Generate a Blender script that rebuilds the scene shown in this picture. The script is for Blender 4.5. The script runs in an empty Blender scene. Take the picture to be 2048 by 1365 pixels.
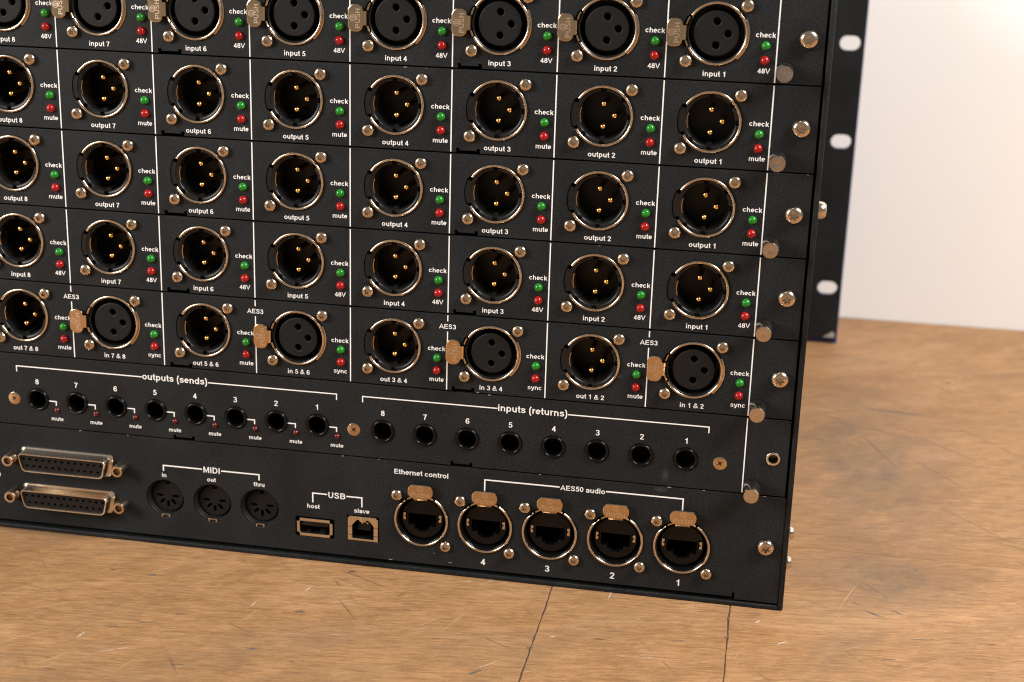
import bpy, bmesh, math, random
from mathutils import Vector, Matrix

# ------------------------------------------------------------------ units
# Layout is measured in "u" on the rear panel: x = 0 at the rightmost white line,
# y = 0 at the panel face (positive into the unit), z up.  1 u = 0.924 mm.
S = 0.000924
ZT = 212.5            # table top lies 212.5 u below the z origin of the panel layout
random.seed(7)
PI = math.pi
sc = bpy.context.scene

# ------------------------------------------------------------------ camera
cam_d = bpy.data.cameras.new('camera')
cam = bpy.data.objects.new('camera', cam_d)
sc.collection.objects.link(cam)
sc.camera = cam
right = Vector((0.98313517, 0.18047791, 0.02954609))
down = Vector((0.07941959, -0.27580786, -0.95792617))
fwd = Vector((-0.16473547, 0.94411744, -0.28548989))
m = Matrix((right, -down, -fwd)).transposed().to_4x4()
m.translation = Vector((1.70325 * S, -556.6657 * S, (61.3806 + ZT) * S))
cam.matrix_world = m
cam_d.sensor_fit = 'HORIZONTAL'
cam_d.sensor_width = 36.0
cam_d.lens = 36.0 * 2940.43 / 2048.0
cam_d.clip_start = 0.01
cam_d.clip_end = 50
cam_d.dof.use_dof = True
cam_d.dof.focus_distance = 580 * S
cam_d.dof.aperture_fstop = 13.0
cam_d.dof.aperture_blades = 7

# ------------------------------------------------------------------ world and lamps
w = bpy.data.worlds.new('World')
sc.world = w
w.use_nodes = True
bg = w.node_tree.nodes['Background']
bg.inputs['Color'].default_value = (1.0, 0.93, 0.86, 1)
bg.inputs['Strength'].default_value = 0.26


def area(name, loc, target, size, power, col):
    d = bpy.data.lights.new(name, 'AREA')
    d.shape = 'RECTANGLE'
    d.size, d.size_y = size
    d.energy = power
    d.color = col
    o = bpy.data.objects.new(name, d)
    sc.collection.objects.link(o)
    o.location = loc
    o.rotation_euler = (Vector(target) - Vector(loc)).to_track_quat('-Z', 'Y').to_euler()
    return o


area('studio_lamp_left', (-1.00, -0.62, 0.52), (-0.15, 0, 0.12), (0.45, 0.45), 14, (1.0, 0.955, 0.91))
area('studio_lamp_right', (0.86, -0.32, 1.12), (0.12, 0.15, 0.05), (0.55, 0.55), 36, (1.0, 0.955, 0.91))
sc.cycles.filter_width = 1.15
sc.cycles.adaptive_threshold = 0.015
sc.cycles.max_bounces = 6
sc.cycles.diffuse_bounces = 3
sc.cycles.glossy_bounces = 4
sc.cycles.caustics_reflective = False
sc.cycles.caustics_refractive = False

sc.view_settings.view_transform = 'Standard'
sc.view_settings.look = 'None'
sc.view_settings.exposure = 0.0
sc.view_settings.gamma = 1.0
sc.view_settings.use_curve_mapping = False


# ------------------------------------------------------------------ materials
def new_mat(name):
    mt = bpy.data.materials.new(name)
    mt.use_nodes = True
    nt = mt.node_tree
    b = nt.nodes['Principled BSDF']
    return mt, nt, b


def simple(name, col, rough=0.5, metal=0.0, spec=0.5, bump=None, coat=0.0, var=0.0):
    mt, nt, b = new_mat(name)
    b.inputs['Base Color'].default_value = (*col, 1)
    b.inputs['Roughness'].default_value = rough
    b.inputs['Metallic'].default_value = metal
    b.inputs['Specular IOR Level'].default_value = spec
    b.inputs['Coat Weight'].default_value = coat
    b.inputs['Coat Roughness'].default_value = 0.08
    N = nt.nodes
    L = nt.links
    if bump or var:
        tc = N.new('ShaderNodeTexCoord')
    if bump:
        sc_, st, dist = bump
        nz = N.new('ShaderNodeTexNoise')
        nz.inputs['Scale'].default_value = sc_
        nz.inputs['Detail'].default_value = 3
        L.new(tc.outputs['Object'], nz.inputs['Vector'])
        bp = N.new('ShaderNodeBump')
        bp.inputs['Strength'].default_value = st
        bp.inputs['Distance'].default_value = dist
        L.new(nz.outputs['Fac'], bp.inputs['Height'])
        L.new(bp.outputs['Normal'], b.inputs['Normal'])
    if var:
        nz = N.new('ShaderNodeTexNoise')
        nz.inputs['Scale'].default_value = 300
        nz.inputs['Detail'].default_value = 4
        L.new(tc.outputs['Object'], nz.inputs['Vector'])
        mr = N.new('ShaderNodeMapRange')
        mr.inputs['From Min'].default_value = 0.3
        mr.inputs['From Max'].default_value = 0.7
        mr.inputs['To Min'].default_value = max(0.02, rough - var)
        mr.inputs['To Max'].default_value = rough + var
        L.new(nz.outputs['Fac'], mr.inputs['Value'])
        L.new(mr.outputs['Result'], b.inputs['Roughness'])
    return mt


def powder_coat(name, col, rough):
    """black textured paint: fine grain, faint dust and handling marks"""
    mt, nt, b = new_mat(name)
    N, L = nt.nodes, nt.links
    tc = N.new('ShaderNodeTexCoord')
    geo = N.new('ShaderNodeNewGeometry')
    fine = N.new('ShaderNodeTexNoise')
    fine.inputs['Scale'].default_value = 2600
    fine.inputs['Detail'].default_value = 2
    L.new(geo.outputs['Position'], fine.inputs['Vector'])
    bp = N.new('ShaderNodeBump')
    bp.inputs['Strength'].default_value = 0.35
    bp.inputs['Distance'].default_value = 0.00012
    L.new(fine.outputs['Fac'], bp.inputs['Height'])
    L.new(bp.outputs['Normal'], b.inputs['Normal'])
    dust = N.new('ShaderNodeTexNoise')
    dust.inputs['Scale'].default_value = 38
    dust.inputs['Detail'].default_value = 6
    dust.inputs['Roughness'].default_value = 0.65
    L.new(geo.outputs['Position'], dust.inputs['Vector'])
    cr = N.new('ShaderNodeValToRGB')
    cr.color_ramp.elements[0].position = 0.35
    cr.color_ramp.elements[0].color = (*col, 1)
    cr.color_ramp.elements[1].position = 0.8
    cr.color_ramp.elements[1].color = (col[0] * 1.55 + .003, col[1] * 1.55 + .003, col[2] * 1.5 + .003, 1)
    L.new(dust.outputs['Fac'], cr.inputs['Fac'])
    gr = N.new('ShaderNodeTexNoise')
    gr.inputs['Scale'].default_value = 1250
    gr.inputs['Detail'].default_value = 2
    L.new(geo.outputs['Position'], gr.inputs['Vector'])
    gm = N.new('ShaderNodeMapRange')
    gm.inputs['From Min'].default_value = 0.3
    gm.inputs['From Max'].default_value = 0.7
    gm.inputs['To Min'].default_value = 0.62
    gm.inputs['To Max'].default_value = 1.42
    L.new(gr.outputs['Fac'], gm.inputs['Value'])
    gv = N.new('ShaderNodeVectorMath')
    gv.operation = 'SCALE'
    L.new(cr.outputs['Color'], gv.inputs[0])
    L.new(gm.outputs['Result'], gv.inputs['Scale'])
    # chalky rub marks beside the rightmost jacks
    rub = None
    for cx_, cz_, rx_, rz_ in ((-31.0, -158.2, 1.7, 3.0), (-32.5, -164.6, 3.2, 1.3), (-52.0, -118.0, 2.0, .9)):
        mp = N.new('ShaderNodeMapping')
        mp.inputs['Scale'].default_value = (1 / (rx_ * S), 0, 1 / (rz_ * S))
        mp.inputs['Location'].default_value = (-cx_ / rx_, 0, -(cz_ + ZT) / rz_)
        L.new(geo.outputs['Position'], mp.inputs['Vector'])
        ln = N.new('ShaderNodeVectorMath')
        ln.operation = 'LENGTH'
        L.new(mp.outputs['Vector'], ln.inputs[0])
        r_ = N.new('ShaderNodeMapRange')
        r_.inputs['From Min'].default_value = 1.1
        r_.inputs['From Max'].default_value = 0.2
        r_.inputs['To Max'].default_value = 0.16
        L.new(ln.outputs['Value'], r_.inputs['Value'])
        if rub is None:
            rub = r_.outputs['Result']
        else:
            mxx = N.new('ShaderNodeMath')
            mxx.operation = 'MAXIMUM'
            L.new(rub, mxx.inputs[0])
            L.new(r_.outputs['Result'], mxx.inputs[1])
            rub = mxx.outputs[0]
    speck = N.new('ShaderNodeTexNoise')
    speck.inputs['Scale'].default_value = 1500
    speck.inputs['Detail'].default_value = 1
    L.new(geo.outputs['Position'], speck.inputs['Vector'])
    sp = N.new('ShaderNodeMapRange')
    sp.inputs['From Min'].default_value = 0.74
    sp.inputs['From Max'].default_value = 0.80
    sp.inputs['To Max'].default_value = 0.10
    L.new(speck.outputs['Fac'], sp.inputs['Value'])
    mx = N.new('ShaderNodeMix')
    mx.data_type = 'RGBA'
    rd = N.new('ShaderNodeMath')
    rd.operation = 'MULTIPLY'
    L.new(rub, rd.inputs[0])
    L.new(dust.outputs['Fac'], rd.inputs[1])
    sm_ = N.new('ShaderNodeMath')
    sm_.operation = 'MAXIMUM'
    L.new(rd.outputs[0], sm_.inputs[0])
    L.new(sp.outputs['Result'], sm_.inputs[1])
    L.new(sm_.outputs[0], mx.inputs['Factor'])
    L.new(gv.outputs[0], mx.inputs[6])
    mx.inputs[7].default_value = (0.35, 0.34, 0.32, 1)
    L.new(mx.outputs[2], b.inputs['Base Color'])
    mr = N.new('ShaderNodeMapRange')
    mr.inputs['From Min'].default_value = 0.3
    mr.inputs['From Max'].default_value = 0.7
    mr.inputs['To Min'].default_value = rough - 0.06
    mr.inputs['To Max'].default_value = rough + 0.08
    L.new(dust.outputs['Fac'], mr.inputs['Value'])
    L.new(mr.outputs['Result'], b.inputs['Roughness'])
    b.inputs['Specular IOR Level'].default_value = 0.21
    return mt


M = {}
M['panel'] = powder_coat('black_powder_coat', (0.0076, 0.0090, 0.0102), 0.57)
M['chassis'] = powder_coat('black_sheet_metal', (0.0074, 0.0084, 0.0094), 0.50)
M['plastic'] = simple('black_plastic', (0.008, 0.008, 0.008), 0.34, 0, 0.28, var=0.08)
M['matte'] = simple('matte_black_plastic', (0.008, 0.008, 0.008), 0.55, 0, 0.2, bump=(900, 0.2, 0.0002))
M['gloss'] = simple('glossy_black_plastic', (0.004, 0.004, 0.004), 0.16, 0, 0.22, var=0.05)
M['dark'] = simple('unlit_cavity_black', (0.004, 0.004, 0.004), 0.8, 0, 0.2)
M['nickel'] = simple('nickel', (0.62, 0.51, 0.39), 0.19, 1.0, var=0.08)
M['nickel_rough'] = simple('worn_nickel', (0.62, 0.46, 0.29), 0.20, 1.0, var=0.05)
M['steel'] = simple('brushed_steel', (0.56, 0.50, 0.44), 0.22, 1.0, var=0.06)
M['tin'] = simple('tin_plate', (0.70, 0.62, 0.52), 0.24, 1.0)
M['polish_highlight'] = simple('rubbed_highlight_nickel', (0.70, 0.57, 0.43), 0.40, 1.0)  # brighter nickel: highlight on the embossed letters and emblem put into the colour
M['gold'] = simple('gold_plate', (0.95, 0.56, 0.17), 0.2, 1.0, var=0.06)
M['ink'] = simple('white_screen_print', (0.88, 0.88, 0.87), 0.6, 0, 0.3)
M['blue'] = simple('blue_fascia_paint', (0.010, 0.028, 0.20), 0.35)
M['chip'] = simple('bare_metal_chip', (0.36, 0.35, 0.33), 0.55, 0.2)


def led_mat(name, col, emit=0.0):
    mt, nt, b = new_mat(name)
    b.inputs['Base Color'].default_value = (*col, 1)
    b.inputs['Roughness'].default_value = 0.13
    b.inputs['Specular IOR Level'].default_value = 0.5
    return mt


M['green'] = led_mat('green_lens', (0.010, 0.18, 0.014))
M['red'] = led_mat('red_lens', (0.30, 0.006, 0.006))
M['dark_red'] = led_mat('dark_red_lens', (0.09, 0.005, 0.005))


def wood_mat():
    mt, nt, b = new_mat('worn_wood')
    N, L = nt.nodes, nt.links
    geo = N.new('ShaderNodeNewGeometry')
    oi = N.new('ShaderNodeObjectInfo')

    def mapping(scale, rot=0.14, src=None):
        """turn the world position by rot, then stretch it along the turned x axis"""
        vr = N.new('ShaderNodeVectorRotate')
        vr.rotation_type = 'Z_AXIS'
        vr.inputs['Angle'].default_value = -rot
        L.new(src or geo.outputs['Position'], vr.inputs['Vector'])
        mp = N.new('ShaderNodeMapping')
        mp.inputs['Scale'].default_value = scale
        L.new(vr.outputs['Vector'], mp.inputs['Vector'])
        return mp.outputs['Vector']

    def stain_shade(cx_, cy_, rx_, ry_, rot):
        """soft oval patch of grime and painted shadow at a fixed place on the table (u)"""
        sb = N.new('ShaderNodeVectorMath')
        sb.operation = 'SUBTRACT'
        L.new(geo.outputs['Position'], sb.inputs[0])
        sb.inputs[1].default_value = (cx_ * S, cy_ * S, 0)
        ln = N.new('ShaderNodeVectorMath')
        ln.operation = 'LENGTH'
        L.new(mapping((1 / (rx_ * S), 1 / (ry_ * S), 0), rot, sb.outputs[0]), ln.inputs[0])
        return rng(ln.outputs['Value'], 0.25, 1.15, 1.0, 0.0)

    def noise(vec, scale, detail=4, rough=0.55, dist=0.0):
        n = N.new('ShaderNodeTexNoise')
        n.inputs['Scale'].default_value = scale
        n.inputs['Detail'].default_value = detail
        n.inputs['Roughness'].default_value = rough
        n.inputs['Distortion'].default_value = dist
        L.new(vec, n.inputs['Vector'])
        return n.outputs['Fac']

    def rng(val, a, b_, c=0.0, d=1.0):
        r = N.new('ShaderNodeMapRange')
        for k, x in zip(('From Min', 'From Max', 'To Min', 'To Max'), (a, b_, c, d)):
            r.inputs[k].default_value = x
        L.new(val, r.inputs['Value'])
        return r.outputs['Result']

    def mix(fac, c1, c2):
        x = N.new('ShaderNodeMix')
        x.data_type = 'RGBA'
        for s, c in ((6, c1), (7, c2)):
            if isinstance(c, tuple):
                x.inputs[s].default_value = (*c, 1)
            else:
                L.new(c, x.inputs[s])
        if isinstance(fac, float):
            x.inputs['Factor'].default_value = fac
        else:
            L.new(fac, x.inputs['Factor'])
        return x.outputs[2]

    def math_(op, a, c):
        x = N.new('ShaderNodeMath')
        x.operation = op
        for i, s in enumerate((a, c)):
            if isinstance(s, (int, float)):
                x.inputs[i].default_value = s
            else:
                L.new(s, x.inputs[i])
        return x.outputs[0]

    # per-board shift of the figure
    ad = N.new('ShaderNodeVectorMath')
    ad.operation = 'ADD'
    mu = N.new('ShaderNodeVectorMath')
    mu.operation = 'SCALE'
    cx = N.new('ShaderNodeCombineXYZ')
    L.new(oi.outputs['Random'], cx.inputs[0])
    L.new(oi.outputs['Random'], cx.inputs[1])
    L.new(cx.outputs[0], mu.inputs[0])
    mu.inputs['Scale'].default_value = 3.0
    L.new(geo.outputs['Position'], ad.inputs[0])
    L.new(mu.outputs[0], ad.inputs[1])
    P = ad.outputs[0]

    broad = noise(mapping((0.45, 1, 1), 0.30, src=P), 26, 5, 0.66, 1.0)
    grain = noise(mapping((0.11, 1, 1), src=P), 560, 6, 0.76, 0.7)
    fibre = noise(mapping((0.10, 1, 1), src=P), 1300, 3, 0.7)
    wear = noise(mapping((0.5, 1, 1), 0.75), 17, 7, 0.74, 0.6)
    blot = noise(mapping((0.45, 1, 1), 0.9), 85, 5, 0.72, 0.6)
    col = mix(rng(broad, 0.36, 0.64), (0.300, 0.156, 0.064), (0.415, 0.230, 0.110))
    col = mix(rng(grain, 0.43, 0.62, 0, 0.66), col, (0.165, 0.081, 0.033))
    col = mix(rng(fibre, 0.49, 0.62, 0, 0.48), col, (0.47, 0.280, 0.140))
    col = mix(rng(blot, 0.47, 0.66, 0, 0.34), col, (0.190, 0.105, 0.050))
    # grey grime rubbed into worn areas, pale rubbed patches
    col = mix(rng(wear, 0.50, 0.68, 0, 0.46), col, (0.185, 0.124, 0.078))
    col = mix(rng(wear, 0.46, 0.32, 0, 0.30), col, (0.47, 0.295, 0.170))
    dirt_shade = math_('MAXIMUM', stain_shade(62, 185, 50, 150, 0.0), stain_shade(62, 40, 40, 34, 0.0))  # grime beside the unit, with the shadow there put into the colour
    dirt_shade_n = noise(mapping((0.6, 1, 1), 1.15), 55, 6, 0.72, 0.5)
    col = mix(math_('MULTIPLY', dirt_shade, rng(dirt_shade_n, 0.34, 0.64, 0.18, 0.88)), col, (0.165, 0.112, 0.074))
    # board-to-board tone
    hs = N.new('ShaderNodeHueSaturation')
    L.new(rng(oi.outputs['Random'], 0, 1, 0.88, 1.02), hs.inputs['Value'])
    L.new(col, hs.inputs['Color'])
    col = hs.outputs['Color']
    # short dark pores along the grain, in clusters
    pores = noise(mapping((0.13, 1, 1), src=P), 640, 2, 0.55)
    porem = noise(mapping((0.5, 1, 1), src=P), 30, 4, 0.65)
    pm = math_('MULTIPLY', rng(pores, 0.63, 0.72), math_('MAXIMUM', rng(porem, 0.46, 0.66, 0.05, 0.9), math_('MULTIPLY', dirt_shade, 0.6)))
    col = mix(math_('MULTIPLY', pm, 0.85), col, (0.060, 0.032, 0.018))
    # rare dark dents
    dn = noise(mapping((0.55, 1, 1)), 170, 2, 0.5)
    dent = math_('MULTIPLY', rng(dn, 0.70, 0.74), rng(porem, 0.50, 0.62))
    col = mix(math_('MULTIPLY', dent, 0.75), col, (0.055, 0.038, 0.030))
    # scratches at several angles
    scr = None
    for i, (ang, sx, thr) in enumerate(((0.65, 300, 0.68), (-0.5, 340, 0.69), (1.25, 380, 0.69), (2.2, 330, 0.69), (0.95, 420, 0.68))):
        s_ = noise(mapping((0.03, 1, 1), ang), sx, 1.5, 0.5, 0.12)
        k = noise(mapping((1, 1, 1), 0.3 * i), 40 + 11 * i, 2, 0.5)
        q = math_('MULTIPLY', rng(s_, thr, thr + 0.04), rng(k, 0.47, 0.60))
        if i % 2 == 0:
            col = mix(math_('MULTIPLY', q, 0.26), col, (0.50, 0.35, 0.23))
        else:
            col = mix(math_('MULTIPLY', q, 0.50), col, (0.090, 0.058, 0.040))
        scr = q if scr is None else math_('MAXIMUM', scr, q)
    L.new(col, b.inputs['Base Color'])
    b.inputs['Specular IOR Level'].default_value = 0.20
    L.new(rng(wear, 0.35, 0.7, 0.45, 0.62), b.inputs['Roughness'])
    h = math_('SUBTRACT', math_('MULTIPLY', grain, 0.5), math_('ADD', pm, math_('ADD', dent, scr)))
    bp = N.new('ShaderNodeBump')
    bp.inputs['Strength'].default_value = 0.5
    bp.inputs['Distance'].default_value = 0.00035
    L.new(h, bp.inputs['Height'])
    L.new(bp.outputs['Normal'], b.inputs['Normal'])
    return mt


def wall_mat():
    mt, nt, b = new_mat('cream_wall_paint')
    N, L = nt.nodes, nt.links
    geo = N.new('ShaderNodeNewGeometry')
    nz = N.new('ShaderNodeTexNoise')
    nz.inputs['Scale'].default_value = 7
    nz.inputs['Detail'].default_value = 3
    L.new(geo.outputs['Position'], nz.inputs['Vector'])
    cr = N.new('ShaderNodeValToRGB')
    cr.color_ramp.elements[0].position = 0.35
    cr.color_ramp.elements[0].color = (0.80, 0.795, 0.785, 1)
    cr.color_ramp.elements[1].position = 0.68
    cr.color_ramp.elements[1].color = (0.83, 0.81, 0.78, 1)
    L.new(nz.outputs['Fac'], cr.inputs['Fac'])
    L.new(cr.outputs['Color'], b.inputs['Base Color'])
    b.inputs['Roughness'].default_value = 0.85
    return mt


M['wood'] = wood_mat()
M['wall'] = wall_mat()
M['gap'] = simple('dark_joint_dirt', (0.085, 0.058, 0.040), 0.9)
M['scratch_pale'] = simple('pale_scratch', (0.50, 0.40, 0.32), 0.7)
M['scratch_dark'] = simple('dark_gouge', (0.105, 0.078, 0.062), 0.8)


# ------------------------------------------------------------------ mesh helpers (all lengths in u)
def link(o):
    sc.collection.objects.link(o)
    return o


def mesh_obj(name, me, parent=None, loc=(0, 0, 0), rot=None):
    o = link(bpy.data.objects.new(name, me))
    o.location = Vector(loc) * S
    if rot:
        o.rotation_euler = rot
    if parent:
        o.parent = parent
    return o


def mk_mesh(name, verts, faces, mat, smooth=False, angle=None):
    me = bpy.data.meshes.new(name)
    me.from_pydata([Vector(v) * S for v in verts], [], faces)
    if not isinstance(mat, (list, tuple)):
        mat = [mat]
    for q in mat:
        me.materials.append(M[q])
    me.update()
    bm = bmesh.new()
    bm.from_mesh(me)
    bmesh.ops.recalc_face_normals(bm, faces=bm.faces)
    if smooth:
        for f in bm.faces:
            f.smooth = True
        a = math.radians(angle or 40)
        for e in bm.edges:
            if len(e.link_faces) == 2 and e.calc_face_angle(0) > a:
                e.smooth = False
    bm.to_mesh(me)
    bm.free()
    return me


class MB:
    """collects shapes into one mesh"""

    def __init__(self):
        self.v, self.f = [], []

    def add(self, verts, faces, fn=None):
        n = len(self.v)
        self.v += [fn(Vector(p)) if fn else Vector(p) for p in verts]
        self.f += [tuple(i + n for i in f) for f in faces]
        return self

    def box(self, x0, x1, y0, y1, z0, z1, bev=0.0, fn=None):
        if bev <= 0:
            v = [(x, y, z) for x in (x0, x1) for y in (y0, y1) for z in (z0, z1)]
            f = [(0, 1, 3, 2), (4, 6, 7, 5), (0, 4, 5, 1), (2, 3, 7, 6), (0, 2, 6, 4), (1, 5, 7, 3)]
            return self.add(v, f, fn)
        bm = bmesh.new()
        bmesh.ops.create_cube(bm, size=1)
        for q in bm.verts:
            q.co = Vector(((x0 + x1) / 2 + q.co.x * (x1 - x0), (y0 + y1) / 2 + q.co.y * (y1 - y0), (z0 + z1) / 2 + q.co.z * (z1 - z0)))
        bmesh.ops.bevel(bm, geom=bm.edges[:], offset=bev, segments=2, affect='EDGES', profile=0.5)
        bm.verts.index_update()
        self.add([q.co.copy() for q in bm.verts], [tuple(q.index for q in f.verts) for f in bm.faces], fn)
        bm.free()
        return self

    def lathe(self, prof, n=48, a0=0.0, a1=2 * PI, rfun=None, cx=0, cz=0, fn=None):
        """revolve (r, y) profile round the y axis; rfun(k, r, y, a) may bend a point"""
        full = abs(a1 - a0 - 2 * PI) < 1e-6
        m_ = n if full else n + 1
        v, f = [], []
        k = len(prof)
        for i in range(m_):
            a = a0 + (a1 - a0) * i / n
            for j, (r, y) in enumerate(prof):
                if rfun:
                    r, y = rfun(j, r, y, a)
                v.append((cx + r * math.cos(a), y, cz + r * math.sin(a)))
        for i in range(n):
            p, q = i * k, ((i + 1) % m_) * k
            for j in range(k - 1):
                f.append((p + j, p + j + 1, q + j + 1, q + j))
        if not full:
            f.append(tuple(range(k)))
            f.append(tuple(n * k + j for j in reversed(range(k))))
        return self.add(v, f, fn)

    def mesh(self, name, mat, smooth=False, angle=None):
        return mk_mesh(name, self.v, self.f, mat, smooth, angle)


def circle(cx, cz, r, n=40, a0=0.0, cw=False, rfun=None):
    p = []
    for i in range(n):
        a = a0 + 2 * PI * i / n
        rr = rfun(a) if rfun else r
        p.append((cx + rr * math.cos(a), cz + rr * math.sin(a)))
    return p[::-1] if cw else p


def rrect(x0, x1, z0, z1, r, n=5):
    p = []
    for cx, cz, a in ((x1 - r, z1 - r, 0), (x0 + r, z1 - r, PI / 2), (x0 + r, z0 + r, PI), (x1 - r, z0 + r, 1.5 * PI)):
        for i in range(n + 1):
            t = a + PI / 2 * i / n
            p.append((cx + r * math.cos(t), cz + r * math.sin(t)))
    return p


def area2(p):
    return sum(p[i][0] * p[(i + 1) % len(p)][1] - p[(i + 1) % len(p)][0] * p[i][1] for i in range(len(p)))


def fill(name, outer, holes, y0, y1, mat, bev=0.0):
    """flat plate in the panel plane between depths y0 (front) and y1 (back), with real holes"""
    cu = bpy.data.curves.new('tmp', 'CURVE')
    cu.dimensions = '2D'
    cu.fill_mode = 'BOTH'
    for i, loop in enumerate([outer] + list(holes)):
        if (area2(loop) > 0) != (i == 0):
            loop = loop[::-1]
        sp = cu.splines.new('POLY')
        sp.points.add(len(loop) - 1)
        for q, (a, b) in zip(sp.points, loop):
            q.co = (a, b, 0, 1)
        sp.use_cyclic_u = True
    th = (y1 - y0) / 2
    cu.extrude = th - bev
    cu.bevel_depth = bev
    cu.bevel_resolution = 1
    cu.offset = -bev
    ob = link(bpy.data.objects.new('tmp', cu))
    dg = bpy.context.evaluated_depsgraph_get()
    dg.update()
    me = bpy.data.meshes.new_from_object(ob.evaluated_get(dg))
    bpy.data.objects.remove(ob)
    bpy.data.curves.remove(cu)
    me.name = name
    me.transform(Matrix.Rotation(PI / 2, 4, 'X'))
    me.transform(Matrix.Translation((0, (y0 + y1) / 2, 0)))
    me.transform(Matrix.Scale(S, 4))
    me.materials.clear()
    me.materials.append(M[mat])
    for p in me.polygons:
        p.use_smooth = False
        p.material_index = 0
    me.update()
    return me


# Bold sans lettering, drawn as strokes on a 1-em square (centre lines; '~' = smooth curve, 'o' = ellipse)
ADV = {'a': .556, 'c': .556, 'd': .611, 'e': .556, 'h': .611, 'i': .278, 'k': .556, 'l': .278, 'm': .889, 'n': .611, 'o': .611,
       'p': .611, 'r': .389, 's': .556, 't': .333, 'u': .611, 'v': .556, 'y': .556, ' ': .278, '(': .333, ')': .333, '&': .722,
       'A': .722, 'B': .722, 'D': .722, 'E': .667, 'G': .778, 'H': .722, 'I': .278, 'M': .833, 'O': .778, 'P': .667, 'S': .667,
       'U': .722, 'V': .667}


def _arc(cx, cz, rx, rz, a0, a1, n=12):
    return [(cx + rx * math.cos(math.radians(a0 + (a1 - a0) * i / n)), cz + rz * math.sin(math.radians(a0 + (a1 - a0) * i / n))) for i in range(n + 1)]


def _sm(p, n=4):
    """Catmull-Rom through the points"""
    q = [p[0]] + list(p) + [p[-1]]
    out = []
    for i in range(1, len(q) - 2):
        for k in range(n):
            t = k / n
            out.append(tuple(.5 * (2 * q[i][d] + (q[i + 1][d] - q[i - 1][d]) * t + (2 * q[i - 1][d] - 5 * q[i][d] + 4 * q[i + 1][d] - q[i + 2][d]) * t * t
                                   + (3 * q[i][d] - q[i - 1][d] - 3 * q[i + 1][d] + q[i + 2][d]) * t ** 3) for d in (0, 1)))
    return out + [p[-1]]


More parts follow.
